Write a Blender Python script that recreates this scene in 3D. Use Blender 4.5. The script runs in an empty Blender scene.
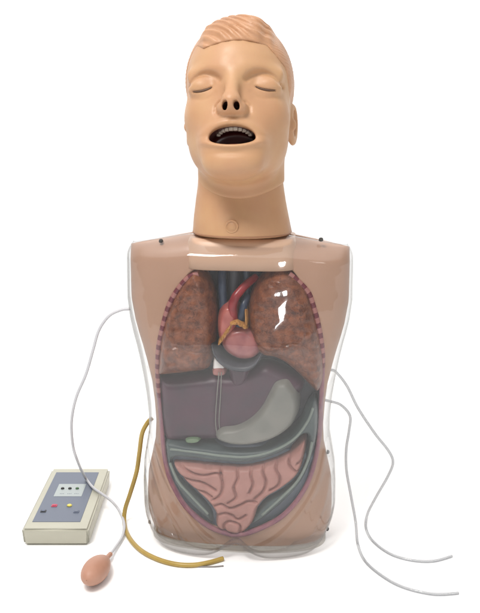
import bpy, bmesh, math, random
import numpy as np
from mathutils import Vector, Matrix
random.seed(4); np.random.seed(4)
R = math.radians
scene = bpy.context.scene
COL = scene.collection

# ------------------------------------------------------------------ camera
FPX, PITCH, CH, CD = 875.0, R(13.5), 0.797, 1.5
CAM = np.array([0.0, -CD, CH])
cam_d = bpy.data.cameras.new("camera"); cam = bpy.data.objects.new("camera", cam_d); COL.objects.link(cam)
cam_d.sensor_fit = 'HORIZONTAL'; cam_d.sensor_width = 36.0; cam_d.lens = FPX / 480 * 36
cam_d.clip_end = 200; cam_d.clip_start = 0.05
cam.location = CAM; cam.rotation_euler = (R(90) - PITCH, 0, 0)
scene.camera = cam
YAW = R(-5.0)                       # the whole manikin is turned a little to its right

def ray(px, py):
    a, b = (px - 240) / FPX, (306.5 - py) / FPX
    c, s = math.cos(PITCH), math.sin(PITCH)
    return np.array([a, c + b * s, -s + b * c])
def at(px, py, Y=None, z=None):     # world point seen at a photo pixel, on the plane y=Y or z=z
    d = ray(px, py)
    t = (Y - CAM[1]) / d[1] if z is None else (z - CAM[2]) / d[2]
    return CAM + d * t
def rotz(v, a):
    c, s = math.cos(a), math.sin(a)
    return np.array([v[0]*c - v[1]*s, v[0]*s + v[1]*c, v[2]])
LC = rotz(CAM, -YAW)
def atl(px, py, Y):                 # the same in the manikin's own frame
    d = rotz(ray(px, py), -YAW)
    return LC + d * ((Y - LC[1]) / d[1])
def zl(py): return atl(239, py, 0.0)[2]

# ------------------------------------------------------------------ materials
def mat(name, col, rough=0.5, var=0.0, vscale=30, col2=None, bump=0.0, bscale=120, sss=0.0, spec=0.5, coat=0.0, detail=4):
    m = bpy.data.materials.new(name); m.use_nodes = True
    nt = m.node_tree; b = nt.nodes['Principled BSDF']
    b.inputs['Roughness'].default_value = rough
    b.inputs['Specular IOR Level'].default_value = spec
    b.inputs['Coat Weight'].default_value = coat; b.inputs['Coat Roughness'].default_value = 0.15
    b.inputs['Base Color'].default_value = (*col, 1)
    tc = nt.nodes.new('ShaderNodeTexCoord')
    if col2 is not None or var:
        n = nt.nodes.new('ShaderNodeTexNoise'); n.inputs['Scale'].default_value = vscale; n.inputs['Detail'].default_value = detail
        nt.links.new(tc.outputs['Object'], n.inputs['Vector'])
        r = nt.nodes.new('ShaderNodeValToRGB')
        c2 = col2 if col2 is not None else tuple(c * (1 - var) for c in col)
        r.color_ramp.elements[0].position = 0.36; r.color_ramp.elements[0].color = (*c2, 1)
        r.color_ramp.elements[1].position = 0.64; r.color_ramp.elements[1].color = (*col, 1)
        nt.links.new(n.outputs['Fac'], r.inputs['Fac']); nt.links.new(r.outputs['Color'], b.inputs['Base Color'])
    if bump:
        n2 = nt.nodes.new('ShaderNodeTexNoise'); n2.inputs['Scale'].default_value = bscale; n2.inputs['Detail'].default_value = 3
        nt.links.new(tc.outputs['Object'], n2.inputs['Vector'])
        bp = nt.nodes.new('ShaderNodeBump'); bp.inputs['Strength'].default_value = bump; bp.inputs['Distance'].default_value = 0.002
        nt.links.new(n2.outputs['Fac'], bp.inputs['Height']); nt.links.new(bp.outputs['Normal'], b.inputs['Normal'])
    if sss:
        b.inputs['Subsurface Weight'].default_value = sss
        b.inputs['Subsurface Radius'].default_value = (1.0, 0.45, 0.25); b.inputs['Subsurface Scale'].default_value = 0.006
    return m

def clear_plastic(name, tint, edge, rough=0.03, milk=0.03, milkcol=(.8, .8, .8), bump=0.0, bscale=9.0, f0=0.028):
    """thin clear vinyl: see-through, Fresnel gloss, a trace of milkiness"""
    m = bpy.data.materials.new(name); m.use_nodes = True
    nt = m.node_tree; nt.nodes.clear(); N = nt.nodes.new; L = nt.links.new
    out = N('ShaderNodeOutputMaterial'); lw = N('ShaderNodeLayerWeight'); lw.inputs['Blend'].default_value = 0.5
    tr = N('ShaderNodeBsdfTransparent'); df = N('ShaderNodeBsdfDiffuse'); gl = N('ShaderNodeBsdfGlossy')
    df.inputs['Color'].default_value = (*milkcol, 1); gl.inputs['Roughness'].default_value = rough; gl.inputs['Color'].default_value = (.84, .84, .84, 1)
    p4 = N('ShaderNodeMath'); p4.operation = 'POWER'; p4.inputs[1].default_value = 3.0
    L(lw.outputs['Facing'], p4.inputs[0])
    mc = N('ShaderNodeMix'); mc.data_type = 'RGBA'
    L(p4.outputs[0], mc.inputs['Factor']); mc.inputs['A'].default_value = (*tint, 1); mc.inputs['B'].default_value = (*edge, 1)
    L(mc.outputs['Result'], tr.inputs['Color'])
    m1 = N('ShaderNodeMixShader'); m1.inputs['Fac'].default_value = milk
    L(tr.outputs[0], m1.inputs[1]); L(df.outputs[0], m1.inputs[2])
    p5 = N('ShaderNodeMath'); p5.operation = 'POWER'; p5.inputs[1].default_value = 4.0
    L(lw.outputs['Facing'], p5.inputs[0])
    fr = N('ShaderNodeMath'); fr.operation = 'MULTIPLY_ADD'; fr.inputs[1].default_value = .50; fr.inputs[2].default_value = f0
    L(p5.outputs[0], fr.inputs[0])
    m2 = N('ShaderNodeMixShader'); L(fr.outputs[0], m2.inputs['Fac'])
    L(m1.outputs[0], m2.inputs[1]); L(gl.outputs[0], m2.inputs[2]); L(m2.outputs[0], out.inputs['Surface'])
    if bump:
        tc = N('ShaderNodeTexCoord'); n = N('ShaderNodeTexNoise'); n.inputs['Scale'].default_value = bscale; n.inputs['Detail'].default_value = 2
        L(tc.outputs['Object'], n.inputs['Vector'])
        bp = N('ShaderNodeBump'); bp.inputs['Strength'].default_value = bump; bp.inputs['Distance'].default_value = 0.01
        L(n.outputs['Fac'], bp.inputs['Height']); L(bp.outputs['Normal'], gl.inputs['Normal'])
    return m

M = {}
M['floor'] = mat('white_floor', (.95, .95, .95), 0.6, spec=0.2)
M['skin'] = mat('skin_vinyl', (.470, .278, .148), 0.48, col2=(.440, .243, .134), vscale=16, bump=0.04, bscale=420, sss=0.12, spec=0.35)
M['collar'] = mat('collar_vinyl', (.55, .355, .245), 0.42, col2=(.52, .33, .225), vscale=14)
M['hair'] = mat('hair_vinyl', (.47, .258, .145), 0.45, col2=(.415, .218, .115), vscale=30, bump=0.05, bscale=200, sss=0.1)
M['mouth'] = mat('mouth_lining', (.07, .012, .010), 0.35, bump=0.1, bscale=90)
M['tongue'] = mat('tongue', (.11, .022, .02), 0.35, bump=0.1, bscale=150)
M['nostril'] = mat('nostril_lining', (.05, .016, .012), 0.5)
M['tooth'] = mat('tooth', (.55, .50, .43), 0.28)
M['lash'] = mat('lash_line', (.09, .045, .025), 0.6)
M['torso'] = mat('torso_vinyl', (.43, .252, .168), 0.45, col2=(.395, .228, .148), vscale=11, bump=0.03, bscale=200, sss=0.08)
M['cavity'] = mat('cavity_lining', (.035, .045, .065), 0.45, col2=(.055, .05, .07), vscale=25)
M['lung'] = mat('lung', (.235, .074, .030), 0.30, col2=(.095, .026, .011), vscale=75, bump=0.35, bscale=210, detail=12)
def lung_veins(m):
    nt = m.node_tree; N = nt.nodes.new; L = nt.links.new; b = nt.nodes['Principled BSDF']
    src = b.inputs['Base Color'].links[0].from_socket
    tc = next(n for n in nt.nodes if n.type == 'TEX_COORD')
    wn = N('ShaderNodeTexNoise'); wn.inputs['Scale'].default_value = 45; wn.inputs['Detail'].default_value = 4
    L(tc.outputs['Object'], wn.inputs['Vector'])
    ad = N('ShaderNodeVectorMath'); ad.operation = 'MULTIPLY_ADD'; ad.inputs[1].default_value = (.018, .018, .018)
    L(wn.outputs['Color'], ad.inputs[0]); L(tc.outputs['Object'], ad.inputs[2])
    cur = src
    for sc, wd, col, amt in ((70, .040, (.050, .012, .007), .75), (150, .07, (.29, .11, .055), .40)):
        v = N('ShaderNodeTexVoronoi'); v.feature = 'DISTANCE_TO_EDGE'; v.inputs['Scale'].default_value = sc
        L(ad.outputs[0], v.inputs['Vector'])
        r = N('ShaderNodeMapRange'); r.inputs['From Max'].default_value = wd; r.inputs['To Min'].default_value = amt; r.inputs['To Max'].default_value = 0
        L(v.outputs['Distance'], r.inputs['Value'])
        mx = N('ShaderNodeMix'); mx.data_type = 'RGBA'; mx.inputs['B'].default_value = (*col, 1)
        L(r.outputs[0], mx.inputs['Factor']); L(cur, mx.inputs['A']); cur = mx.outputs['Result']
    L(cur, b.inputs['Base Color'])
lung_veins(M['lung'])
M['muscle'] = mat('rib_muscle', (.34, .135, .12), 0.4)
M['ribdark'] = mat('rib_cut', (.13, .010, .022), 0.35)
M['mauve'] = mat('flank_muscle', (.30, .11, .13), 0.4, col2=(.22, .07, .11), vscale=60)
M['atrium'] = mat('heart_atrium', (.45, .125, .10), 0.3, col2=(.33, .07, .06), vscale=50, coat=0.3)
M['ventricle'] = mat('heart_ventricle', (.37, .125, .115), 0.3, col2=(.25, .065, .07), vscale=50, coat=0.3)
M['artery'] = mat('artery', (.29, .014, .02), 0.28, var=0.3, vscale=60)
M['vein'] = mat('vein', (.03, .05, .095), 0.3, var=0.3, vscale=60)
M['fat'] = mat('heart_fat', (.52, .27, .075), 0.4, col2=(.40, .18, .045), vscale=120)
M['pericard'] = mat('diaphragm', (.055, .060, .075), 0.4, var=0.3, vscale=40)
M['white'] = mat('white_plastic', (.75, .72, .70), 0.4)
M['liver'] = mat('liver', (.062, .017, .038), 0.42, col2=(.036, .015, .030), vscale=22, bump=0.02)
M['stomach'] = mat('stomach', (.215, .21, .185), 0.42, col2=(.175, .175, .155), vscale=25, bump=0.05)
M['colon'] = mat('colon', (.062, .088, .088), 0.42, col2=(.043, .064, .068), vscale=35, bump=0.05)
M['taenia'] = mat('colon_band', (.19, .23, .20), 0.42)
M['gall'] = mat('gallbladder', (.13, .20, .11), 0.35)
M['gut'] = mat('small_intestine', (.45, .21, .175), 0.45, col2=(.375, .17, .142), vscale=35, bump=0.04)
M['mesent'] = mat('peritoneum', (.11, .14, .18), 0.4, col2=(.085, .11, .15), vscale=30)
M['cover'] = clear_plastic('clear_cover', (.965, .965, .965), (.55, .54, .53), 0.05, milk=0.016, bump=0.10, bscale=22)
M['flange'] = clear_plastic('frosted_base', (.90, .89, .87), (.75, .75, .73), 0.12, milk=0.30, milkcol=(.55, .52, .47))
M['tube_clear'] = clear_plastic('clear_tube', (.80, .81, .82), (.40, .41, .43), 0.06, milk=0.30, milkcol=(.5, .5, .51))
M['tube_white'] = mat('white_tube', (.50, .50, .525), 0.32)
M['tube_yellow'] = mat('yellow_latex', (.41, .28, .068), 0.36, col2=(.36, .24, .053), vscale=40)
M['wire'] = mat('grey_wire', (.22, .20, .19), 0.4)
M['bulb'] = mat('rubber_bulb', (.47, .25, .175), 0.5, col2=(.42, .215, .145), vscale=30, bump=0.05)
M['case'] = mat('ivory_case', (.46, .45, .37), 0.45, col2=(.445, .432, .353), vscale=20, bump=0.03, bscale=400)
M['panel'] = mat('grey_panel', (.135, .155, .205), 0.45, bump=0.02, bscale=400)
M['window'] = mat('display_window', (.36, .40, .40), 0.3)
M['black'] = mat('black_plastic', (.015, .015, .015), 0.3)
M['green'] = mat('green_lens', (.05, .13, .05), 0.25)
M['red'] = mat('red_button', (.48, .05, .10), 0.35)
M['yellow'] = mat('yellow_button', (.72, .62, .12), 0.35)
M['bluegrey'] = mat('grey_button', (.10, .12, .18), 0.4)
M['screw'] = mat('screw', (.05, .045, .04), 0.35)
M['seam'] = mat('seam', (.30, .145, .075), 0.5)

def rough_var(m, lo, hi, sc):
    nt = m.node_tree; N = nt.nodes.new; b = nt.nodes['Principled BSDF']
    tc = next(n for n in nt.nodes if n.type == 'TEX_COORD')
    n = N('ShaderNodeTexNoise'); n.inputs['Scale'].default_value = sc; n.inputs['Detail'].default_value = 6
    r = N('ShaderNodeMapRange'); r.inputs['From Min'].default_value = .3; r.inputs['From Max'].default_value = .7
    r.inputs['To Min'].default_value = lo; r.inputs['To Max'].default_value = hi
    nt.links.new(tc.outputs['Object'], n.inputs['Vector']); nt.links.new(n.outputs['Fac'], r.inputs['Value']); nt.links.new(r.outputs[0], b.inputs['Roughness'])
for k_ in ('skin', 'hair', 'torso', 'bulb', 'case'): rough_var(M[k_], .38, .58, 45)
# ------------------------------------------------------------------ object helpers
def link(name, verts, faces, m, parent=None, smooth=True, mats=None, fmat=None):
    me = bpy.data.meshes.new(name)
    me.from_pydata([tuple(map(float, v)) for v in verts], [], [tuple(map(int, f)) for f in faces])
    if mats:
        for q in mats: me.materials.append(q)
        if fmat is not None: me.polygons.foreach_set('material_index', np.asarray(fmat, dtype=np.int32))
    else: me.materials.append(m)
    if smooth: me.polygons.foreach_set('use_smooth', [True] * len(me.polygons))
    me.update()
    o = bpy.data.objects.new(name, me); COL.objects.link(o)
    if parent is not None: o.parent = parent
    return o
def from_bm(name, bm, m, parent=None, smooth=False):
    me = bpy.data.meshes.new(name); bm.to_mesh(me); bm.free(); me.materials.append(m)
    if smooth: me.polygons.foreach_set('use_smooth', [True] * len(me.polygons))
    o = bpy.data.objects.new(name, me); COL.objects.link(o)
    if parent is not None: o.parent = parent
    return o
def empty(name, loc, rz=0, label=None, cat=None, group=None):
    o = bpy.data.objects.new(name, None); COL.objects.link(o); o.location = loc; o.rotation_euler = (0, 0, rz)
    o.empty_display_size = 0.05
    if label: o['label'] = label
    if cat: o['category'] = cat
    if group: o['group'] = group
    return o

def surfnet(F, org, h):
    """naive surface nets: F<0 inside -> verts, quads"""
    nx, ny, nz = F.shape; ins = F < 0
    s = np.zeros((nx-1, ny-1, nz-1), np.int8)
    offs = [(i, j, k) for i in (0, 1) for j in (0, 1) for k in (0, 1)]
    for i, j, k in offs: s += ins[i:nx-1+i, j:ny-1+j, k:nz-1+k]
    act = (s > 0) & (s < 8); I = np.argwhere(act)
    idx = np.full(act.shape, -1, np.int64); idx[act] = np.arange(len(I))
    cv = {o: F[I[:, 0]+o[0], I[:, 1]+o[1], I[:, 2]+o[2]] for o in offs}
    acc = np.zeros((len(I), 3)); cnt = np.zeros(len(I))
    for a in offs:
        for ax in range(3):
            if a[ax] == 0:
                b = list(a); b[ax] = 1; b = tuple(b)
                va, vb = cv[a], cv[b]; c = (va < 0) != (vb < 0)
                t = np.where(c, va / np.where(c, va - vb, 1), 0)
                p = np.tile(np.array(a, float), (len(I), 1)); p[:, ax] = t
                acc[c] += p[c]; cnt[c] += 1
    V = (I + acc / cnt[:, None]) * h + np.array(org)
    quads = []
    for ax in range(3):
        b, c = [q for q in range(3) if q != ax]
        sl0 = [slice(None)]*3; sl1 = [slice(None)]*3
        sl0[ax] = slice(0, -1); sl1[ax] = slice(1, None)
        A, B = ins[tuple(sl0)], ins[tuple(sl1)]
        E = np.argwhere(A != B)
        ok = (E[:, b] > 0) & (E[:, c] > 0) & (E[:, b] < ins.shape[b]-1) & (E[:, c] < ins.shape[c]-1)
        E = E[ok]; flip = A[E[:, 0], E[:, 1], E[:, 2]]
        def cell(db, dc):
            e = E.copy(); e[:, b] += db; e[:, c] += dc
            return idx[e[:, 0], e[:, 1], e[:, 2]]
        q = np.stack([cell(-1, -1), cell(0, -1), cell(0, 0), cell(-1, 0)], 1)
        if ax == 1: flip = ~flip
        q[~flip] = q[~flip][:, ::-1]
        quads.append(q)
    return V, np.concatenate(quads)

def lap(V, Q, it=2, lam=.5):          # light relaxation takes the lattice out of the net
    V = V.copy()
    E = np.concatenate([Q[:, [0, 1]], Q[:, [1, 2]], Q[:, [2, 3]], Q[:, [3, 0]]])
    cnt = np.bincount(E[:, 0], minlength=len(V)) + np.bincount(E[:, 1], minlength=len(V))
    for _ in range(it):
        S = np.zeros_like(V)
        for c in range(3):
            S[:, c] = np.bincount(E[:, 0], V[E[:, 1], c], len(V)) + np.bincount(E[:, 1], V[E[:, 0], c], len(V))
        V += lam*(S/cnt[:, None] - V)
    return V
def smooth_poly(P, n=6, closed=True):
    P = np.asarray(P, float); N = len(P); out = []
    rng = range(N) if closed else range(N - 1)
    for i in rng:
        if closed: p0, p1, p2, p3 = P[i-1], P[i], P[(i+1) % N], P[(i+2) % N]
        else: p0, p1, p2, p3 = P[max(i-1, 0)], P[i], P[i+1], P[min(i+2, N-1)]
        for k in range(n):
            t = k / n
            out.append(.5*((2*p1) + (-p0+p2)*t + (2*p0-5*p1+4*p2-p3)*t*t + (-p0+3*p1-3*p2+p3)*t**3))
    if not closed: out.append(P[-1])
    return np.array(out)
def seg_dist(X, Z, P, closed=False):
    d = np.full(X.shape, 1e9)
    n = len(P)
    for i in range(n if closed else n - 1):
        a, b = P[i], P[(i+1) % n]; ab = b - a; L2 = (ab**2).sum() + 1e-18
        t = np.clip(((X-a[0])*ab[0] + (Z-a[1])*ab[1]) / L2, 0, 1)
        d = np.minimum(d, (X-a[0]-t*ab[0])**2 + (Z-a[1]-t*ab[1])**2)
    return np.sqrt(d)
def poly_sd(X, Z, P):                 # >0 inside
    d = seg_dist(X, Z, P, True); ins = np.zeros(X.shape, bool); n = len(P)
    for i in range(n):
        a, b = P[i], P[(i+1) % n]
        if a[1] == b[1]: continue
        c = ((a[1] > Z) != (b[1] > Z)) & (X < (b[0]-a[0])*(Z-a[1])/(b[1]-a[1]) + a[0])
        ins ^= c
    return np.where(ins, d, -d)
def vnoise(X, Y, Z, sc, seed=0):
    r = np.random.RandomState(seed); out = 0
    for k in range(7):
        d = r.normal(size=3); d /= np.linalg.norm(d)
        f = sc * r.uniform(.6, 1.6)
        out = out + np.sin((X*d[0] + Y*d[1] + Z*d[2]) * f + r.uniform(0, 6.3))
    return out / 7

def px_poly(pts, Y, n=6, closed=True, smooth=True):
    L = np.array([[atl(x, y, Y)[0], atl(x, y, Y)[2]] for x, y in pts])
    return smooth_poly(L, n, closed) if smooth else L

def organ(name, pts, m, parent, Yp, y0, H, Rr, grooves=(), h=0.0016, nz=0.0, nsc=200, gr=None, tilt=None, back=0.5, seed=1, flat=0.0):
    """a rounded organ: outline traced in the manikin's frame, swelling to depth H in front of y0"""
    P = px_poly(pts, Yp); lo, hi = P.min(0) - .006, P.max(0) + .006
    xs = np.arange(lo[0], hi[0], h); zs = np.arange(lo[1], hi[1], h); ys = np.arange(y0 - H*1.35 - .006, y0 + H*back + .006, h)
    X2, Z2 = np.meshgrid(xs, zs, indexing='ij')
    s = poly_sd(X2, Z2, P)
    hgt = 1 - (1 - np.clip(s / Rr, 0, 1))**2
    for g, gw, gd in grooves:
        d = seg_dist(X2, Z2, px_poly(g, Yp, closed=False))
        prof = 1 - (1 - np.clip(d / gw, 0, 1))**2
        hgt = hgt * (1 - gd * (1 - prof))
    hgt = np.where(s > 0, hgt, s / Rr * 2)
    X, Yy, Z = np.meshgrid(xs, ys, zs, indexing='ij')
    Hh = np.where(Yy < y0, H, H * back)
    q = (Yy - y0) / Hh
    if nz: q = q * (1 + nz * vnoise(X, Yy, Z, nsc, seed))
    F = q**2 - hgt[:, None, :]
    # bring it near to a distance so the net stays smooth
    g = np.gradient(F, h); gm = np.sqrt(g[0]**2 + g[1]**2 + g[2]**2) + 1e-6
    F = F / gm
    V, Q = surfnet(F, (xs[0], ys[0], zs[0]), h)
    V = lap(V, Q, 2)
    return link(name, V, Q, m, parent)

def tube(name, P, r, m, parent=None, sides=14, n=8, cap=True, r_end=None, smooth_path=True):
    P = smooth_poly(np.array(P), n, closed=False) if smooth_path else np.array(P, float)
    T = np.gradient(P, axis=0); T /= np.linalg.norm(T, axis=1)[:, None]
    up = np.array([0.13, 0.31, 0.94]); verts, faces = [], []
    nrm = np.cross(T[0], up); nrm /= np.linalg.norm(nrm)
    for i, (p, t) in enumerate(zip(P, T)):
        nrm = nrm - t * nrm.dot(t); nrm /= np.linalg.norm(nrm); bi = np.cross(t, nrm)
        rr = r if r_end is None else r + (r_end - r) * i / (len(P)-1)
        for k in range(sides):
            a = 2*math.pi*k/sides; verts.append(p + (nrm*math.cos(a) + bi*math.sin(a))*rr)
    for i in range(len(P)-1):
        for k in range(sides):
            a, b = i*sides+k, i*sides+(k+1) % sides
            faces.append((a, a+sides, b+sides, b))
    if cap:
        faces.append(tuple(range(sides))); faces.append(tuple(range((len(P)-1)*sides + sides-1, (len(P)-1)*sides-1, -1)))
    return link(name, verts, faces, m, parent)

# ------------------------------------------------------------------ setting
bm = bmesh.new(); bmesh.ops.create_grid(bm, x_segments=2, y_segments=2, size=30)
fl = from_bm('floor', bm, M['floor']); fl['kind'] = 'structure'

# ------------------------------------------------------------------ manikin
man = empty('torso_manikin', (0, 0, 0), YAW,
            'flesh coloured bust and torso manikin, mouth open, coloured organs under a clear chest cover', 'manikin')

# half widths of the silhouette (photo rows -> metres)
rows = [(246, 112.3), (260, 112.6), (300, 111.8), (320, 109), (335, 105.5), (345, 102.8), (360, 99.3), (380, 95.3), (400, 92), (420, 89.8), (438, 89.3),
        (455, 91.8), (470, 94), (490, 94.8), (510, 94.5), (525, 93)]
WZ = np.array([zl(r[0]) for r in rows])[::-1]; WW = np.array([r[1] * np.linalg.norm(atl(240, r[0], 0)-atl(239, r[0], 0)) for r in rows])[::-1]
XC = atl(239.3, 380, 0)[0]
ZT = zl(243.5)                     # shoulder corner height
def width(z): return np.interp(z, WZ, WW)
D_z = [0.0, .03, .08, .16, .24, .30, .34, .375, .388, .42, .47, .53, ZT-.022, ZT-.012, ZT-.005, ZT]
D_d = [.106, .1085, .108, .1055, .101, .100, .1015, .1045, .1045, .098, .0865, .072, .0605, .054, .040, .018]
def smooth_interp(z, a, b):
    zz = np.linspace(-.02, ZT+.01, 600); dd = np.interp(zz, a, b)
    k = np.hanning(25); k /= k.sum(); dp = np.pad(dd, 12, mode='edge'); ds = np.convolve(dp, k, 'valid')
    return np.interp(z, zz, ds)
def cover_front(x, z):
    w = width(z); u = np.clip(np.abs((x-XC)/w), 0, 1)
    return -smooth_interp(z, D_z, D_d) * (1 - u**2.4)**(1/2.4)

# opening of the body cavity
OPEN = [(244, 272.5), (220, 272.5), (199, 273), (190, 276.5), (182, 284), (173, 297), (167, 311), (162, 329), (158, 347), (156.5, 362), (156, 380), (157, 400), (160, 430), (163, 455), (168, 475),
        (175, 490), (185, 505), (200, 519), (215, 528), (232, 533.5), (245, 532.5), (262, 526.5), (280, 517), (295, 503), (306, 487), (313, 470), (318, 450),
        (320.5, 430), (321, 410), (322, 388), (322.5, 370), (322.5, 355), (320.5, 338), (317.5, 322), (313.5, 307), (308.5, 293), (299, 282), (289, 273.5), (268, 272.5)]
OPP = px_poly(OPEN, -0.045, 5)

# --- skin shell (closed loft, cavity pushed in)
def inset(z): return np.interp(z, [0, .06, .12, .22, .30, .38, .46, .60], [.006, .006, .006, .012, .014, .010, .006, .005])
zs0 = zl(541)
def skin_half(z): return (width(z) - inset(z)) * (1 - .08*np.clip(1 - z/.070, 0, 1)**2)
def lift(x, z):                      # shoulders rise towards the neck
    q = np.clip((z - (ZT-.075)) / .075, 0, 1)
    return .036 * q*q*(3-2*q) * (1 - np.maximum(np.abs((x-XC)/WW[-1]), .42))
def skin_front0(u, z):
    z_ = np.clip((z - zs0) / .04, 0, 1)
    top = np.clip((ZT - .004 - z) / .03, 0, 1)
    d = .050 * np.sqrt(np.clip(1 - (1 - top)**2, 0, 1)) * (.80 + .20*np.sqrt(np.clip(1-(1-z_)**2, 0, 1)))
    return -d * (1 - np.abs(u)**3.2)**(1/2.4)
def skin_front(x, z): return skin_front0(np.clip((x-XC)/skin_half(z), -1, 1), z)
nu, nvv = 220, 330
zrow = np.linspace(zs0, ZT - .004, nvv)
us = np.linspace(-1, 1, nu); nb = 40
verts = []; inner = []
for z in zrow:
    w = skin_half(z); uu = np.sign(us) * (1 - (1 - np.abs(us))**1.25)
    y = skin_front0(uu, z); x = XC + uu*w
    verts.append(np.stack([x, y, np.full(nu, z)], 1))
Vf = np.array(verts)
sd = poly_sd(Vf[:, :, 0], Vf[:, :, 2], OPP)
k = np.clip((sd + .001) / .005, 0, 1); k = k*k*(3-2*k)
Vf[:, :, 1] = Vf[:, :, 1]*(1-k) + (0.004)*k
Vf[:, :, 2] += lift(Vf[:, :, 0], Vf[:, :, 2])
ring = nu + nb - 2; allv = []; faces = []; fm = []
for i, z in enumerate(zrow):
    w = skin_half(z); tb = np.clip((ZT - .004 - z)/.03, 0, 1); dep = .012 + .075*np.sqrt(1-(1-tb)**2)
    th = np.linspace(0, math.pi, nb)[1:-1]
    cx = np.sign(np.cos(th))*np.abs(np.cos(th))**.8
    sl = lift(XC + w*cx, z)
    b = np.stack([XC + w*cx, dep*np.sin(th)**.8, z + sl], 1)
    allv.append(np.concatenate([Vf[i], b]))
allv = np.concatenate(allv)
sdf_ = np.concatenate([sd, np.full((nvv, nb-2), -1)], 1)
for i in range(nvv-1):
    for j in range(ring):
        j2 = (j+1) % ring
        faces.append((i*ring+j, i*ring+j2, (i+1)*ring+j2, (i+1)*ring+j))
        fm.append(0.25*(sdf_[i, j]+sdf_[i, j2]+sdf_[i+1, j]+sdf_[i+1, j2]) > 0.0012)
fm = np.array(fm); faces = np.array(faces)
def submesh(V, Fc):
    used = np.unique(Fc); mp = np.full(len(V), -1); mp[used] = np.arange(len(used))
    return V[used], mp[Fc]
v1, f1 = submesh(allv, faces[~fm])
caps = []
top_idx = np.arange((nvv-1)*ring, nvv*ring); bot_idx = np.arange(ring)
v1l = list(map(tuple, v1)); used = np.unique(faces[~fm]); mp = np.full(len(allv), -1); mp[used] = np.arange(len(used))
f1l = [tuple(q) for q in f1] + [tuple(mp[top_idx])] + [tuple(mp[bot_idx][::-1])]
torso = link('torso_shell', v1l, f1l, M['torso'], man)
v2, f2 = submesh(allv, faces[fm])
link('cavity_lining', v2, f2, M['cavity'], torso)

# --- cut rib edge: alternating blocks along the opening
def edge_strip(name, pts, mats_, parent, wid, thick, seg, Yp=-.045, closed=False):
    P = smooth_poly(np.array([[atl(x, y, Yp)[0], atl(x, y, Yp)[2]] for x, y in pts]), 12, closed)
    L = np.concatenate([[0], np.cumsum(np.linalg.norm(np.diff(P, axis=0), axis=1))])
    n = max(2, int(L[-1]/seg)*2); S = np.linspace(0, L[-1], n*3+1)
    Q = np.stack([np.interp(S, L, P[:, 0]), np.interp(S, L, P[:, 1])], 1)
    T = np.gradient(Q, axis=0); T /= np.linalg.norm(T, axis=1)[:, None]; Nn = np.stack([-T[:, 1], T[:, 0]], 1)
    vv, ff, mm = [], [], []
    prof = [(-.5, .35), (-.42, -.55), (0, -1), (.42, -.55), (.5, .35)]
    for i, (q, nn) in enumerate(zip(Q, Nn)):
        dk = (i // 3) % 2
        ph = (i % 3)
        for a, b in prof:
            x, z = q + nn*a*wid; vv.append((x, skin_front(x, z) + b*thick, z))
    K = len(prof)
    for i in range(len(Q)-1):
        for j in range(K-1):
            ff.append((i*K+j, i*K+j+1, (i+1)*K+j+1, (i+1)*K+j)); mm.append((i // 3) % 2)
    return link(name, vv, ff, None, parent, mats=mats_, fmat=mm)
edge_strip('rib_edge', OPEN[2:12], [M['muscle'], M['ribdark']], man, .0098, .0055, .0175)
edge_strip('rib_edge', OPEN[-2:-10:-1], [M['muscle'], M['ribdark']], man, .0098, .0055, .0175)
edge_strip('flank_muscle_edge', OPEN[10:20], [M['mauve'], M['mauve']], man, .009, .005, .02)
edge_strip('flank_muscle_edge', OPEN[-9:-21:-1], [M['mauve'], M['mauve']], man, .009, .005, .02)

# --- organs
lungL = [(188, 271), (178, 284), (169.5, 299), (163.5, 314), (159, 332), (156.5, 350), (155.5, 365), (156.5, 378), (172, 378), (190, 376), (206, 373), (210, 366), (213, 352), (215, 335), (215.5, 315), (214, 297), (209, 282), (203, 274), (196, 269)]
lungR = [(267, 273), (256, 283), (248.5, 299), (245.5, 318), (247, 337), (253, 351), (262, 359), (276, 362), (290, 371), (304, 384), (317, 396), (323, 386), (324.5, 368), (322.5, 345), (318.5, 321), (312.5, 299), (304, 282), (293, 272), (280, 268.5)]
organ('lung', lungL, M['lung'], man, -.055, -.012, .053, .026, grooves=[([(160, 351), (176, 346), (192, 351), (211, 352)], .006, .12)], nz=.05, nsc=330, seed=3)
organ('lung', lungR, M['lung'], man, -.055, -.012, .056, .029, grooves=[([(250, 340), (272, 352), (290, 342), (322, 350)], .006, .12)], nz=.05, nsc=330, seed=5)
heart = organ('heart', [(221, 332), (219.5, 345), (227, 356), (241, 362), (255, 360), (263, 350), (262, 337), (253, 327.5), (240, 324), (229, 326)], M['ventricle'], man, -.05, -.014, .046, .018, nz=.03)
organ('atrium', [(221, 306), (216.5, 318), (216, 332), (219, 343), (226, 344), (233, 338), (238, 328), (240, 316), (238, 307), (230, 303)], M['atrium'], heart, -.05, -.014, .043, .013, nz=.03)
def fp(pts, ys): return [atl(x, y, Y) for (x, y), Y in zip(pts, ys)]
tube('aorta', fp([(234, 322), (232.5, 308), (235, 298), (241, 290), (248, 283), (256, 277)], [-.045, -.052, -.052, -.045, -.035, -.02]), .0082, M['artery'], heart, sides=18, r_end=.0066)
tube('pulmonary_vein', fp([(239, 326), (242, 314), (244, 304), (247, 296)], [-.042, -.046, -.042, -.03]), .0068, M['vein'], heart, sides=18)
for k_, fo in enumerate(([(217, 343.5), (220.5, 336), (226.5, 327), (231, 323.5), (232.5, 328), (228, 335), (223, 342), (219, 346)],
                        [(229, 321.5), (236, 318.5), (242, 321), (248, 325), (248, 329.5), (241, 327.5), (236, 325), (231, 326.5)],
                        [(244.2, 309), (247.8, 311), (249, 319), (248, 326), (245, 325), (244, 317)])):
    organ('fat_strip', fo, M['fat'], heart, -.054, -.014, .050, .0042, h=.0009, nz=.16, nsc=750, seed=20+k_)
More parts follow.
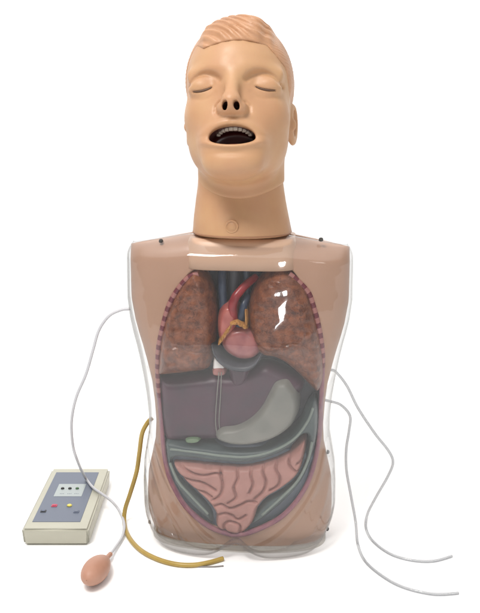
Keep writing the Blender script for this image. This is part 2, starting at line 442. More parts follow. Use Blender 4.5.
tube('neck_vein', fp([(222, 270), (222, 283), (223, 296), (224, 310)], [-.02, -.03, -.032, -.03]), .0075, M['vein'], man, sides=18)
tube('neck_vein', fp([(246, 270), (247, 280), (247, 292), (246, 304)], [-.012, -.014, -.016, -.018]), .0065, M['vein'], man, sides=18)
tube('windpipe', fp([(234, 268), (234, 282), (234, 300)], [-.012, -.016, -.016]), .0105, M['pericard'], man, sides=20)
organ('diaphragm_dome', [(210, 344), (212, 356), (220, 366), (232, 372), (246, 373), (257, 367), (263, 356), (263, 346), (258, 355), (249, 361), (238, 362), (226, 358), (217, 350), (213, 344)], M['pericard'], man, -.05, -.016, .046, .009)
organ('oesophagus', [(228, 364), (228, 376), (231, 386), (238, 389), (246, 386), (250, 376), (251, 364)], M['liver'], man, -.04, -.012, .034, .012)
cava = organ('vena_cava', [(213, 358), (213, 375), (224, 375), (225, 362), (220, 357)], M['white'], man, -.04, -.012, .030, .005)
organ('vein_end', [(213, 367), (212.6, 376), (225, 376), (225, 367)], M['muscle'], cava, -.04, -.012, .0318, .005)
liver = organ('liver', [(158, 380), (175, 378.5), (210, 375), (235, 374), (262, 364), (280, 368), (300, 379), (303, 392), (285, 415), (262, 432), (225, 442), (190, 444), (166, 444), (160, 425), (158, 400)], M['liver'], man, -.042, -.008, .036, .022,
      grooves=[([(218, 374), (217, 400), (216, 436)], .008, .12)], nz=.015, nsc=120)
for dx in (0, 3.6):
    tube('ligament', fp([(219+dx*.7, 372), (217+dx, 395), (215.5+dx, 420), (217+dx, 434)], [-.047, -.0475, -.0475, -.046]), .0009, M['stomach'], man, sides=8)
organ('stomach', [(275, 381), (288, 379.5), (297, 391), (300, 404), (298, 417), (290, 430), (273, 441), (252, 446.5), (232, 446.5), (216, 441), (214.5, 433), (221, 426.5), (237, 424), (251, 416), (261, 405), (268, 392)], M['stomach'], man, -.05, -.012, .049, .014, nz=.015)
organ('gallbladder', [(184, 440), (190, 437.5), (198, 438), (201, 441), (196, 444), (187, 444)], M['gall'], man, -.048, -.014, .036, .004)
colon = organ('colon', [(166, 441), (190, 444), (215, 447), (240, 449), (264, 447), (284, 439), (299, 425), (308, 407), (314, 400), (318, 408), (318, 430), (315, 450), (309, 470), (299, 488), (284, 504), (266, 519), (252, 527),
                          (250, 520), (258, 508), (266, 499), (282, 490), (296, 478), (303, 464), (307, 446), (305, 436), (290, 450), (270, 459), (245, 464.5), (215, 463), (190, 460), (174, 460), (175, 470), (184, 482), (196, 493), (206, 503), (213, 514), (213, 526), (204, 519), (188, 505), (176, 489), (169, 474), (165, 456)],
              M['colon'], man, -.048, -.010, .042, .010, nz=.03, nsc=160)
for tp in ([(170, 449), (195, 452), (225, 456), (250, 456.5), (275, 450), (295, 438), (308, 421), (313, 408)], [(170, 463), (178, 481), (192, 497), (208, 514)], [(312, 442), (308, 460), (298, 480), (282, 497), (262, 515)]):
    tube('colon_band', [atl(x, y, -.0515) for x, y in tp], .0024, M['taenia'], colon, sides=10)
organ('peritoneum', [(165, 456), (167, 480), (178, 502), (195, 520), (214, 531), (233, 537), (246, 536), (264, 530), (284, 518), (299, 504), (310, 488), (313, 470), (311, 452), (240, 442)], M['mesent'], man, -.040, .004, .040, .010, nz=.02)
G = lambda *p: (list(p), .0052, .34)
gut_grooves = [G((176, 461), (186, 468), (196, 473), (206, 474), (216, 472), (222, 474)),
               G((182, 476), (192, 479), (202, 481), (210, 485), (216, 489)),
               G((200, 461), (205, 466), (212, 467)),
               G((222, 463), (221, 474), (223, 484), (220, 494), (213, 499)),
               G((236, 464), (238, 476), (234, 486), (236, 496), (228, 502)),
               G((252, 463), (251, 474), (253, 483), (249, 492)),
               G((264, 462), (263, 471), (266, 480), (263, 490), (254, 498)),
               G((277, 459), (276, 468), (280, 476), (278, 484), (270, 489)),
               G((290, 453), (289, 462), (294, 469), (300, 471)),
               G((302, 459), (297, 463)),
               G((214, 505), (222, 503), (230, 507), (240, 504), (248, 500), (256, 501)),
               G((216, 515), (224, 512), (232, 514), (238, 518), (246, 514)),
               G((226, 531), (224, 524), (230, 520), (240, 524), (240, 531)),
               G((196, 489), (205, 491), (212, 496))]
organ('small_intestine', [(173, 462), (190, 462), (215, 464.5), (245, 466), (270, 460.5), (290, 451.5), (304, 440), (307, 447), (304, 463), (300, 474), (293, 482), (281, 491), (268, 499), (259, 509), (256, 520), (248, 531), (238, 535.5), (225, 533), (215, 527), (214, 514), (206, 502), (195, 492), (182, 480), (174, 470)],
      M['gut'], man, -.05, -.010, .047, .011, grooves=gut_grooves, h=.0013, nz=.012, nsc=200)

# --- neck collar under the cover, neck, button
def loft(name, rings, m, parent, n=96, cap=True):
    V, F = [], []
    for (cx, cy, z, rx, ry, e) in rings:
        for k in range(n):
            a = 2*math.pi*k/n; c, s = math.cos(a), math.sin(a)
            V.append((cx + rx*math.copysign(abs(c)**e, c), cy + ry*math.copysign(abs(s)**e, s), z))
    for i in range(len(rings)-1):
        for k in range(n):
            F.append((i*n+k, i*n+(k+1) % n, (i+1)*n+(k+1) % n, (i+1)*n+k))
    if cap: F.append(tuple(range(n-1, -1, -1))); F.append(tuple(range((len(rings)-1)*n, len(rings)*n)))
    return link(name, V, F, m, parent)
cxl = atl(240, 250, -.06)[0]
zc1, zc0 = atl(240, 240.5, -.056)[2], atl(240, 271.5, -.064)[2]
hwc = 57 * .00168
loft('neck_collar', [(cxl, .005, zc0, hwc-.003, .066, .42), (cxl, .005, zc0+.002, hwc, .069, .42), (cxl, .005, zc0+.02, hwc, .067, .42), (cxl, .005, zc1-.006, hwc-.002, .060, .42), (cxl, .005, zc1, hwc-.006, .054, .42)], M['collar'], man)
# neck rings: photo row, half width px, centre px
nk = [(238.5, 49.4, 242), (236, 49.6, 242), (220, 47.3, 241), (205, 44.9, 240.5), (190, 42.8, 240.4), (170, 41, 240), (150, 38, 240)]
rings = []
for py, hw, c in nk:
    p = atl(c, py, .0); pz = atl(c, py, -.066); rings.append((p[0], .004, pz[2], hw*.00172, hw*np.interp(py, [170, 200, 236], [.00108, .00114, .00150]), .95))
neck = loft('neck', rings, M['skin'], man)
p = np.array([atl(242, 236.8, .0)[0], 0, atl(242, 236.8, -.068)[2]])
loft('neck_seam', [(p[0], .004, p[2]-.0022, .0854, .0755, .95), (p[0], .004, p[2]-.001, .0860, .0760, .95), (p[0], .004, p[2]+.0002, .0852, .0752, .95)], M['seam'], neck)
pb = atl(231.5, 227, -.069)
bm = bmesh.new()
prof = [(0, .0018), (.0062, .0018), (.0072, .0008), (.0082, .0010), (.0092, .0032), (.0104, .0034), (.0112, .0015), (.0114, -.004)]
NB = 40; prev = None
for r_, t_ in prof:
    ringv = [bm.verts.new((r_*math.cos(2*math.pi*k/NB), -t_, r_*math.sin(2*math.pi*k/NB))) for k in range(NB)] if r_ > 0 else [bm.verts.new((0, -t_, 0))]
    if prev is not None:
        for k in range(NB):
            if len(prev) == 1: bm.faces.new((prev[0], ringv[k], ringv[(k+1) % NB]))
            else: bm.faces.new((prev[k], ringv[k], ringv[(k+1) % NB], prev[(k+1) % NB]))
    prev = ringv
bmesh.ops.recalc_face_normals(bm, faces=bm.faces)
bt = from_bm('neck_button', bm, M['skin'], neck, True)
# seat it on the neck surface
def neck_y(x, z):
    zr = [r_[2] for r_ in rings]; rx = np.interp(z, zr, [r_[3] for r_ in rings]); ry = np.interp(z, zr, [r_[4] for r_ in rings]); cx = np.interp(z, zr, [r_[0] for r_ in rings])
    u = min(abs((x-cx)/rx), 1)**(1/.95); return .004 - ry*(math.sqrt(1-u*u))**.95
bt.location = (pb[0], neck_y(pb[0], pb[2]) - .0002, pb[2]); bt.rotation_euler = (R(-8), 0, R(-7))

# ------------------------------------------------------------------ head
HT, HYAW = R(-15), R(-1.0)          # tilted back, turned a little further
HO = np.array(rotz(np.array([-.0005, .000, .783]), -YAW))
h = .0014
gx = np.arange(-.118, .118, h, dtype=np.float32); gy = np.arange(-.158, .142, h, dtype=np.float32); gz = np.arange(-.205, .175, h, dtype=np.float32)
X, Y, Z = np.meshgrid(gx, gy, gz, indexing='ij', copy=False)
X = X.astype(np.float32); AX = np.abs(X)
def ell(c, r, x=None):
    x = X if x is None else x
    a, b, d = x-c[0], Y-c[1], Z-c[2]
    k0 = np.sqrt((a/r[0])**2 + (b/r[1])**2 + (d/r[2])**2) + 1e-6
    k1 = np.sqrt((a/r[0]**2)**2 + (b/r[1]**2)**2 + (d/r[2]**2)**2) + 1e-6
    return k0*(k0-1)/k1
def smin(a, b, k):
    q = np.clip(.5 + .5*(b-a)/k, 0, 1); return b + (a-b)*q - k*q*(1-q)
def smax(a, b, k): return -smin(-a, -b, k)
def caps(a, b, r1, r2, x=None):
    x = X if x is None else x
    a, b = np.array(a), np.array(b); ab = b-a; L2 = (ab**2).sum()
    t = np.clip(((x-a[0])*ab[0] + (Y-a[1])*ab[1] + (Z-a[2])*ab[2])/L2, 0, 1)
    return np.sqrt((x-a[0]-t*ab[0])**2 + (Y-a[1]-t*ab[1])**2 + (Z-a[2]-t*ab[2])**2) - (r1 + (r2-r1)*t)
def bumpxz(cx, cz, sx, sz, x=None):
    x = X if x is None else x
    return np.exp(-((x-cx)/sx)**2 - ((Z-cz)/sz)**2)

cran = ell((0, .014, .034), (.0870, .110, .102))
fore = ell((0, -.028, .036), (.0800, .078, .085))
d = smin(cran, fore, .02)
d = smin(d, ell((0, -.022, -.045), (.0835, .080, .085)), .03)            # face
d = smin(d, ell((0, -.012, -.084), (.0690, .074, .046)), .03)            # jaw
d = smin(d, ell((.050, -.049, -.030), (.028, .032, .026), AX), .025)      # cheeks
d = smin(d, ell((0, -.087, -.1165), (.044, .027, .0225)), .034)            # chin
d = smin(d, ell((0, -.084, -.075), (.042, .024, .040)), .036)            # muzzle
# neck stub, upright in the manikin's frame
c15, s15 = math.cos(HT), math.sin(HT)
yw = Y*c15 - Z*s15; zw = Y*s15 + Z*c15
z_seam = (CAM[2] + .0) - .0
seam_z = atl(240, 199.5, -.050)[2] - HO[2]
stub = np.sqrt((X/.0738)**2 + ((yw-.004)/.0535)**2)
stub = (stub - 1)*.066
stub = smax(stub, -(zw - (seam_z + .022*np.clip(AX/.075, 0, 1)**2)), .006)
stub = smax(stub, zw + .02, .03)
d = smin(d, stub, .012)
# brow, sockets, lids
d = smin(d, caps((.016, -.094, .033), (.068, -.070, .029), .0095, .008, AX), .014)
d = smax(d, -ell((.0500, -.113, .013), (.027, .028, .0165), AX), .012)
d = smin(d, ell((.0510, -.0735, .009), (.0245, .0205, .0185), AX), .008)
# nose
d = smin(d, caps((0, -.095, .030), (0, -.1215, -.018), .0085, .0110), .014)
d = smin(d, ell((0, -.1235, -.0255), (.0150, .0150, .0125)), .008)
d = smin(d, ell((.0145, -.1085, -.0335), (.0105, .0160, .0110), AX), .007)
d = smin(d, ell((0, -.116, -.034), (.012, .014, .0085)), .008)
# wing crease
cr = seg_dist(AX, Z, np.array([(.0200, -.022), (.0262, -.028), (.0268, -.038), (.0220, -.0435)]))
d = d + .0022*np.exp(-(cr/.0028)**2)*(Y < -.06)
# cheek fold
cr = seg_dist(AX, Z, np.array([(.027, -.036), (.037, -.052), (.043, -.068)]))
d = d + .0007*np.exp(-(cr/.007)**2)*(Y < -.04)
# philtrum
d = d + .0012*np.exp(-(X/.004)**2 - ((Z+.053)/.008)**2)*(Y < -.06)
# mouth: flat below, arched above
MZ = -.0780
ux = AX/.0365; zr = Z - MZ
zup = np.where(zr > 0, zr/.0190, zr/.0125)
ms = (np.sqrt(ux**2 + zup**2 + 1e-9) - 1)
ms = ms * .016       # rough 2-D distance to the mouth's edge
lip = np.exp(-((ms-.0045)/.0042)**2)
d = d - (.0042*np.clip((-zr+.004)/.012, 0, 1) + .0024*np.clip((zr+.004)/.012, 0, 1))*lip*(Y < -.06)
d = d + .0026*np.exp(-((Z+.1035)/.0055)**2 - (X/.028)**2)*(Y < -.05)   # furrow below the lower lip
bodyd = d.copy()
mcut = smax(ms, (Y - (-.050)), .006)
d = smax(d, -mcut, .0028)
# nostrils
nos = ell((.0086, -.124, -.0325), (.0047, .026, .0070), AX + .12*(Z+.0325))
nos = smax(nos, Y + .103, .004)
d = smax(d, -nos, .0014)
# eye slits and lid creases
sl_ = np.array([(.0345, .0050), (.040, .0024), (.048, .0002), (.056, -.0006), (.0655, .0002)])
cr = seg_dist(AX, Z, smooth_poly(sl_, 5, False)); d = d + .0030*np.exp(-(cr/.0014)**2)*(Y < -.03)
cl = smooth_poly(np.array([(.021, .014), (.030, .0225), (.046, .0275), (.062, .0225), (.072, .012)]), 5, False)
cr = seg_dist(AX, Z, cl); d = d + .0036*np.exp(-(cr/.0040)**2)*(Y < -.03)
cr = seg_dist(AX, Z, smooth_poly(np.array([(.028, -.005), (.038, -.0120), (.052, -.0135), (.064, -.010)]), 5, False)); d = d + .0008*np.exp(-(cr/.003)**2)*(Y < -.03)
# ears
ea = (Y-.020)*math.cos(.2) + (Z+.030)*math.sin(.2); eb = -(Y-.020)*math.sin(.2) + (Z+.030)*math.cos(.2)
exx = AX - .0878 - .20*np.clip(ea, -.02, .03)
earsd = (np.sqrt((ea/.0205)**2 + (eb/.0345)**2 + 1e-9) - 1)*.02
ear = smax(earsd, np.abs(exx) - .0052, .006)
ear = smax(ear, -(np.sqrt(((ea+.001)/.0125)**2 + ((eb-.003)/.022)**2 + (np.clip(exx-.001, -1, 1)/.0055)**2 + 1e-9) - 1)*.006, .004)
ear = smin(ear, ell((.0895, .004, -.034), (.005, .005, .009), AX), .004)
d = smin(d, ear, .006)
Vh, Qh = surfnet(d, (gx[0], gy[0], gz[0]), h)

Vh = lap(Vh, Qh, 3)
def surf_y(x, z):                     # front of the face at (x, z)
    i = int(round((x-gx[0])/h)); k = int(round((z-gz[0])/h)); col = bodyd[i, :, k]
    j = int(np.argmax(col < 0)); a, b = col[j-1], col[j]
    return gy[j-1] + h*a/(a-b)
fc = Vh[Qh].mean(1)
fx, fy, fz = np.abs(fc[:, 0]), fc[:, 1], fc[:, 2]
zr_ = fz - MZ; ms_ = (np.sqrt((fx/.0365)**2 + np.where(zr_ > 0, zr_/.0190, zr_/.0125)**2) - 1)*.016
lipy = surf_y(.0, MZ - .016)
in_mouth = (ms_ < .0011) & (fy > -.098) & (fy < -.03)
in_nos = (((fx + .12*(fz+.0325) - .0086)/.0055)**2 + ((fz+.0325)/.0080)**2 < 1) & (fy > -.1215) & (fy < -.09)
head = empty('x', (0, 0, 0)); bpy.data.objects.remove(head)
HM = Matrix.Translation(Vector(HO)) @ Matrix.Rotation(HYAW, 4, 'Z') @ Matrix.Rotation(R(-1.0), 4, 'Y') @ Matrix.Rotation(HT, 4, 'X')
va, fa = submesh(Vh, Qh[~(in_mouth | in_nos)])
head = link('head', va, fa, M['skin'], man); head.matrix_basis = HM
va, fa = submesh(Vh, Qh[in_mouth]); link('mouth_lining', va, fa, M['mouth'], head)
va, fa = submesh(Vh, Qh[in_nos]); link('nostril_lining', va, fa, M['nostril'], head)
# tongue and teeth
bm = bmesh.new(); bmesh.ops.create_icosphere(bm, subdivisions=4, radius=1, matrix=Matrix.Translation((0, -.062, -.0890)) @ Matrix.Diagonal((.024, .028, .010, 1)))
from_bm('tongue', bm, M['tongue'], head, True)
bm = bmesh.new(); nT = 10
for i in range(nT):
    t = (i - (nT-1)/2)/((nT-1)/2); a = t*1.12
    px_, py_ = .0285*math.sin(a), -.0895 + .030*(1-math.cos(a))
    zc = -.0590 - .0060*t*t; wd = (.0043 if abs(t) < .3 else .0036)
    mt = Matrix.Translation((px_, py_, zc)) @ Matrix.Rotation(a, 4, 'Z') @ Matrix.Diagonal((wd*.86, .0032, .0050 - .001*abs(t), 1))
    ret = bmesh.ops.create_cube(bm, size=2, matrix=mt)
    es = list({e for v in ret['verts'] for e in v.link_edges})
    bmesh.ops.bevel(bm, geom=es, offset=.0018, segments=3, affect='EDGES', profile=.6)
from_bm('upper_teeth', bm, M['tooth'], head, True)
# lash lines lying in the eye slits
for sgn in (-1, 1):
    P = smooth_poly(sl_, 4, False); pts = [(sgn*x, surf_y(sgn*x, z) + .0016, z) for x, z in P]
    vv, ff = [], []; n_ = len(pts); SD = 8
    for i, q in enumerate(pts):
        rr = .0017*math.sin(math.pi*(i+.6)/(n_+.2))**.6
        for k_ in range(SD):
            a = 2*math.pi*k_/SD; vv.append((q[0], q[1] + rr*math.cos(a), q[2] + rr*math.sin(a)))
    for i in range(n_-1):
        for k_ in range(SD): ff.append((i*SD+k_, i*SD+(k_+1) % SD, (i+1)*SD+(k_+1) % SD, (i+1)*SD+k_))
    link('lash_line', vv, ff, M['lash'], head)
# hair: moulded cap swept from a parting on the image's right
hs = smin(cran, fore, .02)
hairline = .0665 + .010*np.exp(-((X-.01)/.05)**2) + .030*np.clip((-X-.050)/.03, 0, 1) - .9*np.clip(X-.052, 0, .03)
back = np.clip((Y+.055)/.06, 0, 1)
region = Z - (hairline - .105*back*back*(3-2*back))
wv = Z*1.0 + .30*X + .030*np.sin(X*26+.6) + .35*Y
wv = wv + .0035*vnoise(X, Y, Z, 70, 31) + .0012*vnoise(X, Y, Z, 190, 32)
st = np.sin(wv*2*math.pi/.0195 + 1.4*np.sin(X*38) + .8*np.sin(X*90+Z*60))
fine = np.sin(wv*2*math.pi/.0052 + 2.0*np.sin(X*55))
part = np.exp(-((X-.048)/.007)**2)*np.clip(1-(Y+.10)/.12, 0, 1)
thick = .0075 + .0026*st + .0005*fine - .0055*part + .004*np.exp(-((X-.03)/.03)**2 - ((Y+.08)/.05)**2)
side = np.clip((AX-.050)/.012, 0, 1); thick = thick*(1-side) + (.0030 + .0005*fine)*side
thick = thick*np.clip(.12 + region/.020, 0, 1)**.7
hd = smax(hs - thick, -region, .002)
hd = smax(hd, -(hs + .006), .002)
Vr, Qr = surfnet(hd, (gx[0], gy[0], gz[0]), h); Vr = lap(Vr, Qr, 2)
link('hair', Vr, Qr, M['hair'], head)
del X, Y, Z, AX, d, bodyd, cran, fore, hs, hd, stub, lip, ms, mcut

# ------------------------------------------------------------------ clear cover
nu, nv = 181, 221
us = np.sin(np.linspace(-math.pi/2, math.pi/2, nu)); us = np.sign(us)*np.abs(us)**.85
V = []
crl = smooth_poly(np.array([[atl(x, y, -.09)[0], atl(x, y, -.09)[2]] for x, y in [(152, 452), (165, 478), (185, 508), (205, 530), (232, 546)]]), 8, False)
crr = smooth_poly(np.array([[atl(x, y, -.09)[0], atl(x, y, -.09)[2]] for x, y in [(326, 462), (318, 488), (300, 514), (275, 536), (246, 547)]]), 8, False)
for j in range(nv):
    t = j/(nv-1); t = t**.93
    zb = .022*np.exp(-(us/.22)**2) + .036*np.abs(us)**12
    z = zb + t*(ZT - zb)
    zq = t*ZT
    w = width(np.maximum(zq, WZ[0])) * (1 - .07*np.clip(1 - zq/.040, 0, 1)**2.2)
    w = w * (1 - .045*np.clip(1 - (ZT-zq)/.022, 0, 1)**2)
    x = XC + us*w
    z = z + lift(x, zq)
    dep = smooth_interp(zq, D_z, D_d); dep = dep - .004*np.clip(1-zq/.02, 0, 1)**2
    y = -dep*(1-np.abs(us)**2.4)**(1/2.4)
    # moulded groin lines, navel dip between lobes
    V.append(np.stack([x, y, z], 1))
V = np.array(V)
for cl_ in (crl, crr):
    q = seg_dist(V[:, :, 0], V[:, :, 2], cl_); V[:, :, 1] -= .0042*np.exp(-(q/.0055)**2) * (np.abs(us)[None, :] < .97)
for fold, am in (([(150, 366), (158, 388), (163, 412), (160, 440)], .0030), ([(147, 452), (156, 474), (168, 500), (186, 526)], .0034), ([(145, 480), (152, 502), (162, 524)], .0030),
                 ([(331, 380), (322, 400), (317, 425), (320, 446)], .0030), ([(331, 478), (325, 502), (312, 528)], .0030), ([(146, 300), (150, 330), (158, 356)], .0016), ([(334, 300), (331, 330), (324, 356)], .0016)):
    cf = smooth_poly(np.array([[atl(x, y, -.06)[0], atl(x, y, -.06)[2]] for x, y in fold]), 8, False)
    qf = seg_dist(V[:, :, 0], V[:, :, 2], cf); V[:, :, 1] -= am*np.exp(-(qf/.0048)**2)
q = np.exp(-((V[:, :, 0]-XC)/.02)**2)*np.clip(1-V[:, :, 2]/.06, 0, 1); V[:, :, 1] += .022*q
# slight unevenness of the vacuum-formed sheet
V[:, :, 1] += .0010*vnoise(V[:, :, 0], V[:, :, 2]*0, V[:, :, 2], 75, 9)*(1-np.abs(us)[None, :]**8)
lipr = []
for q_, dz in ((.030, .0025), (.018, .0008), (.007, .0012)):
    r_ = V[0].copy(); fct = 1 - q_/.11
    r_[:, 0] = XC + (r_[:, 0]-XC)*fct; r_[:, 1] = r_[:, 1]*fct; r_[:, 2] = r_[:, 2] + dz - .0005; lipr.append(r_)
V = np.concatenate([np.array(lipr), V]); V[3, :, 2] += .0030; nv += 3
# side flange running back past the seam
fl_ = []
for side in (0, -1):
    col_ = V[:, side, :]
    ex = np.stack([col_ + np.array([0, q_, 0]) for q_ in (.004, .008)], 1); fl_.append(ex)
VV = np.concatenate([fl_[0][:, ::-1], V, fl_[1]], 1); K = VV.shape[1]
faces = [(j*K+i, j*K+i+1, (j+1)*K+i+1, (j+1)*K+i) for j in range(nv-1) for i in range(K-1)]
cover = link('clear_cover', VV.reshape(-1, 3), faces, M['cover'], man)
so = cover.modifiers.new('thickness', 'SOLIDIFY'); so.thickness = .0012; so.offset = -1
# frosted base under the torso shell
rr = []
for z_, sc_ in [(0.0, .86), (.004, .89), (.014, .915), (zs0-.0006, .93)]:
    rr.append((XC, 0, z_, WW[0]*sc_, .080*sc_, .75))
loft('base_rim', rr, M['flange'], man)
# screws of the cover
def screw(px, py, Y_, ax):
    p_ = atl(px, py, Y_); bm = bmesh.new()
    bmesh.ops.create_cone(bm, cap_ends=True, segments=20, radius1=.0042, radius2=.0034, depth=.004)
    bmesh.ops.bevel(bm, geom=bm.edges[:], offset=.0005, segments=2, affect='EDGES')
    sl = bmesh.ops.create_cube(bm, size=1, matrix=Matrix.Translation((0, 0, .002)) @ Matrix.Diagonal((.0055, .0010, .0012, 1)))
    o = from_bm('screw', bm, M['screw'], cover); o.location = p_
    o.rotation_euler = Vector(ax).to_track_quat('Z', 'Y').to_euler()
screw(161, 240.8, -.028, (0, -.5, 1)); screw(321, 239.4, -.028, (0, -.5, 1))
screw(328.0, 452, -.004, (1, -.2, 0)); screw(327.5, 529, -.006, (1, -.2, -.2)); screw(149.5, 522, -.006, (-1, -.2, -.2))

# ------------------------------------------------------------------ control box (square to the camera)
ybf = at(57, 546.6, z=0)[1]
x0 = at(22.2, 546.6, z=0)[0]; x1 = at(89.5, 546.6, z=0)[0]
zt_ = at(57, 529.5, Y=ybf)[2]
yb = at(80, 468, z=zt_)[1]
bx = empty('control_box', ((x0+x1)/2, (ybf+yb)/2, 0), 0, 'ivory control box with grey panel, small lamps and buttons, lying left of the torso', 'control box')
W_, D_, H_ = x1-x0, yb-ybf, zt_
cx_, cy_ = (x0+x1)/2, (ybf+yb)/2
def rbox(name, cx, cy, z0, z1, w, dd, m, parent, bev=.002, seg=3, taper=0.0):
    bm = bmesh.new(); r_ = bmesh.ops.create_cube(bm, size=1, matrix=Matrix.Translation((cx, cy, (z0+z1)/2)) @ Matrix.Diagonal((w, dd, z1-z0, 1)))
    if taper:
        for v in bm.verts:
            if v.co.z < (z0+z1)/2: v.co.x = cx + (v.co.x-cx)*(1-taper); v.co.y = cy + (v.co.y-cy)*(1-taper)
    bmesh.ops.bevel(bm, geom=bm.edges[:], offset=bev, segments=seg, affect='EDGES')
    o = from_bm(name, bm, m, parent, False)
    for p_ in o.data.polygons: p_.use_smooth = True
    wn = o.modifiers.new('wn', 'WEIGHTED_NORMAL'); wn.keep_sharp = False
    return o
rbox('case', 0, 0, 0, H_, W_, D_, M['case'], bx, .0045, 5, .03)
rbox('case_seam', 0, 0, H_*.42, H_*.445, W_*.9905, D_*.9905, M['panel'], bx, .0006, 1) if False else None
def onbox(px, py): q = at(px, py, z=zt_); return q[0]-cx_, q[1]-cy_
pa, pb2 = onbox(32.2, 522), onbox(80.3, 472.5); pr = onbox(80.3, 522)
pcx, pcy = (pa[0]+pr[0])/2, (pa[1]+pb2[1])/2; pw, pd = pr[0]-pa[0], pb2[1]-pa[1]
rbox('control_panel', pcx, pcy, H_-.001, H_+.0008, pw, pd, M['panel'], bx, .0004, 2)
zp = H_+.0008
a_, b_ = onbox(53.5, 496.8), onbox(81.5, 484.5); c_ = onbox(81.5, 496.8)
wn_ = rbox('display_window', (a_[0]+c_[0])/2, (a_[1]+b_[1])/2, zp-.0004, zp+.0006, c_[0]-a_[0], b_[1]-a_[1], M['window'], bx, .0003, 1)
def knob(name, px, py, r_, hh, m):
    q = onbox(px, py); bm = bmesh.new()
    bmesh.ops.create_cone(bm, cap_ends=True, segments=28, radius1=r_, radius2=r_*.88, depth=hh, matrix=Matrix.Translation((q[0], q[1], zp+hh/2)))
    bmesh.ops.bevel(bm, geom=bm.edges[:], offset=r_*.14, segments=2, affect='EDGES')
    return from_bm(name, bm, m, bx, True)
for (px, m_) in ((62.7, 'black'), (70, 'black'), (77.3, 'green')): knob('indicator_lamp', px, 489.3, .0036, .0030, M[m_])
bm = bmesh.new()
for px in (62, 69.5, 76.5):
    for k_ in range(3):
        q = onbox(px-1.6+1.6*k_, 494.3); bmesh.ops.create_cube(bm, size=1, matrix=Matrix.Translation((q[0], q[1], zp+.0007)) @ Matrix.Diagonal((.0016, .0014, .0004, 1)))
from_bm('legend', bm, M['panel'], bx)
def bez(px, py, w, dd, m1, m2):
    q = onbox(px, py); o = rbox('button', q[0], q[1], zp-.0003, zp+.0014, w, dd, M[m1], bx, .0006, 2)
    rbox('button_cap', q[0], q[1], zp+.001, zp+.0026, w*.66, dd*.62, M[m2], o, .0006, 2)
bez(54.4, 506.2, .0108, .0100, 'red', 'red'); bez(43.4, 511.7, .0105, .0095, 'black', 'bluegrey'); bez(76.4, 512.2, .0105, .0095, 'bluegrey', 'panel')
knob('button', 69.5, 506.2, .0052, .0026, M['yellow'])

# ------------------------------------------------------------------ tubes and bulb
rt = .0027
def path(spec):                       # (px, py, 'f' on the floor | depth y)
    out = []
    for px, py, k_ in spec:
        out.append(at(px, py, z=rt if k_ == 'f' else None, Y=None if k_ == 'f' else k_) if k_ == 'f' else at(px, py, Y=k_))
    return out
SY = .008
wt = path([(130, 309, .018), (121, 310, .018), (109, 316, .015), (99, 330, .01), (93, 350, .0), (86, 374, -.01), (76, 398, -.01), (71.5, 422, .0), (73, 446, .02), (78, 462, .035)])
tb = zt_ + .0045
wt += [at(85, 477, z=tb+.006), at(93, 487.5, z=tb), at(102, 494, z=tb), at(112, 501.5, z=zt_*.9), at(120, 512, z=zt_*.45), at(124, 524, z=.012), at(122.5, 536, z=.006), at(116, 546.5, z=.007), at(110, 554.5, z=.011)]
bulb_c = at(96, 569.8, z=.0207); tipp = wt[-1]
br = empty('squeeze_bulb', (bulb_c[0], bulb_c[1], 0), 0, 'reddish rubber squeeze bulb on a thin white tube, lying before the control box', 'hand pump')
off = np.array([bulb_c[0], bulb_c[1], 0])
tube('air_tube', [p_ - off for p_ in wt], rt, M['tube_white'], br)
ax = tipp - bulb_c; La = np.linalg.norm(ax); ax = ax/La
nB, nS = 40, 36; vv, ff = [], []
e1 = np.cross(ax, [0, 0, 1.]); e1 /= np.linalg.norm(e1); e2 = np.cross(e1, ax)
Rb = .0212; s0, s1 = -.04459, La + .002
for i in range(nB+1):
    t = i/nB; s_ = s0 + (s1-s0)*t
    tt = (s_ - s0)/(.068)
    body = Rb*math.sqrt(max(0, 1-((s_-(-.001))/.0436)**2)) if s_ < -.001 else Rb*max(0, (math.cos(min((s_+.001)/.058, 1)*math.pi/2)))**.80
    r_ = max(body, .0042 if s_ > .01 else 0.0)
    for k_ in range(nS):
        a = 2*math.pi*k_/nS; vv.append(bulb_c - off + ax*s_ + (e1*math.cos(a)+e2*math.sin(a))*r_)
for i in range(nB):
    for k_ in range(nS): ff.append((i*nS+k_, i*nS+(k_+1) % nS, (i+1)*nS+(k_+1) % nS, (i+1)*nS+k_))
ff.append(tuple(range((nB+1)*nS-1, nB*nS-1, -1)))
bo = link('bulb', vv, ff, M['bulb'], br)
rt = .0042
yt = path([(152, 418, .02), (147, 423.5, .02), (142, 434, .022), (139.5, 452, .025), (136.5, 472, .03), (130, 494, .035), (125, 510, .04)]) + path([(124.5, 524, 'f'), (129, 537, 'f'), (140, 549.5, 'f'), (156, 558.5, 'f'), (175, 564, 'f'), (193, 565, 'f'), (209, 562.5, 'f'), (223, 558.5, 'f')])
yr = empty('yellow_tube', (yt[-4][0], yt[-4][1], 0), 0, 'mustard yellow rubber tube curling from the left waist to the front of the torso', 'tube')
off = np.array([yt[-4][0], yt[-4][1], 0])
tube('rubber_tube', [p_-off for p_ in yt], rt, M['tube_yellow'], yr)
wr = [at(193, 566.5, z=.0016), at(204, 566.7, z=.0014), at(214, 566.6, z=.0014), at(223.5, 565.8, z=.0016)]
tube('inner_wire', [p_-off for p_ in wr], .0013, M['wire'], yr, sides=10)

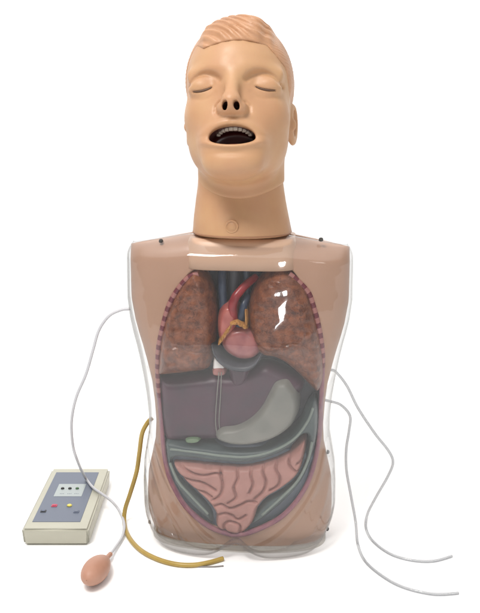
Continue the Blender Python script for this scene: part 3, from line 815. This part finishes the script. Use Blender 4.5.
rt = .0025
ta = path([(331, 370, .02), (336, 372, .02), (347, 386, .022), (358, 408, .028), (375, 433.6, .035), (388, 450, .045), (393, 462, .055), (388, 476, .06), (376, 497, .06), (367.5, 514, .055)]) + path([(366, 528, 'f'), (373, 541, 'f'), (390, 553.6, 'f'), (411, 560, 'f'), (433, 561, 'f'), (452, 556, 'f')])
tb_ = path([(324, 400, .02), (329, 401, .02), (341, 405, .02), (350, 416, .02), (349, 431, .02), (346.3, 449, .018), (346.5, 470, .016), (351, 496, .012), (355.5, 521, .006)]) + path([(357.6, 543, 'f'), (364.5, 560, 'f'), (381, 575, 'f'), (403, 587, 'f'), (433, 594, 'f'), (458.6, 593, 'f')])
for nm, P_, lb in (('clear_tube', ta, 'thin clear tube from the right waist that bows out wide, upper of the two'), ('clear_tube', tb_, 'thin clear tube hanging nearly straight beside the right hip, ending nearest the camera')):
    P_ = np.array(P_); off = np.array([P_[-3][0], P_[-3][1], 0])
    o = tube(nm, P_-off, rt, M['tube_clear'], None); o.location = off
    o['label'] = lb; o['category'] = 'tube'; o['group'] = 'clear tubes on the right of the torso'

# ------------------------------------------------------------------ light
w = bpy.data.worlds.new('World'); scene.world = w; w.use_nodes = True
nt = w.node_tree; nt.nodes.clear(); N = nt.nodes.new; L = nt.links.new
out = N('ShaderNodeOutputWorld'); bg = N('ShaderNodeBackground'); tc = N('ShaderNodeTexCoord'); sp = N('ShaderNodeSeparateXYZ')
L(tc.outputs['Generated'], sp.inputs[0])
r1 = N('ShaderNodeMapRange'); r1.interpolation_type = 'SMOOTHSTEP'; r1.inputs['From Min'].default_value = .02; r1.inputs['From Max'].default_value = .50
L(sp.outputs['Y'], r1.inputs['Value'])                 # white studio sweep behind
r2 = N('ShaderNodeMapRange'); r2.interpolation_type = 'SMOOTHSTEP'; r2.inputs['From Min'].default_value = .55; r2.inputs['From Max'].default_value = .80
L(sp.outputs['Z'], r2.inputs['Value'])                 # bright ceiling
mx = N('ShaderNodeMath'); mx.operation = 'MAXIMUM'; L(r1.outputs[0], mx.inputs[0]); L(r2.outputs[0], mx.inputs[1])
r3 = N('ShaderNodeMapRange'); r3.inputs['To Min'].default_value = .17; r3.inputs['To Max'].default_value = 1.45
L(mx.outputs[0], r3.inputs['Value']); L(r3.outputs[0], bg.inputs['Strength']); L(bg.outputs[0], out.inputs['Surface'])
bg.inputs['Color'].default_value = (1, .99, .975, 1)

def area(name, loc, target, size, power, col=(1, .97, .93), sy=None):
    l = bpy.data.lights.new(name, 'AREA'); l.energy = power; l.color = col; l.size = size
    if sy: l.shape = 'RECTANGLE'; l.size_y = sy
    o = bpy.data.objects.new(name, l); COL.objects.link(o); o.location = loc
    o.rotation_euler = (Vector(target) - Vector(loc)).to_track_quat('-Z', 'Y').to_euler()
area('key_softbox', (-.60, -1.0, 2.15), (0, -.03, .7), .6, 34)
area('fill_softbox', (1.5, -2.0, 1.5), (0, 0, .45), .5, 3)

area('camera_lamp', (.30, -1.78, .80), (.05, 0, .45), .085, 3.0, (1, 1, 1))
# ------------------------------------------------------------------ render settings
scene.view_settings.view_transform = 'Standard'; scene.view_settings.look = 'None'
scene.view_settings.exposure = 0; scene.view_settings.gamma = 1
scene.cycles.transparent_max_bounces = 24; scene.cycles.max_bounces = 10
scene.cycles.use_denoising = True
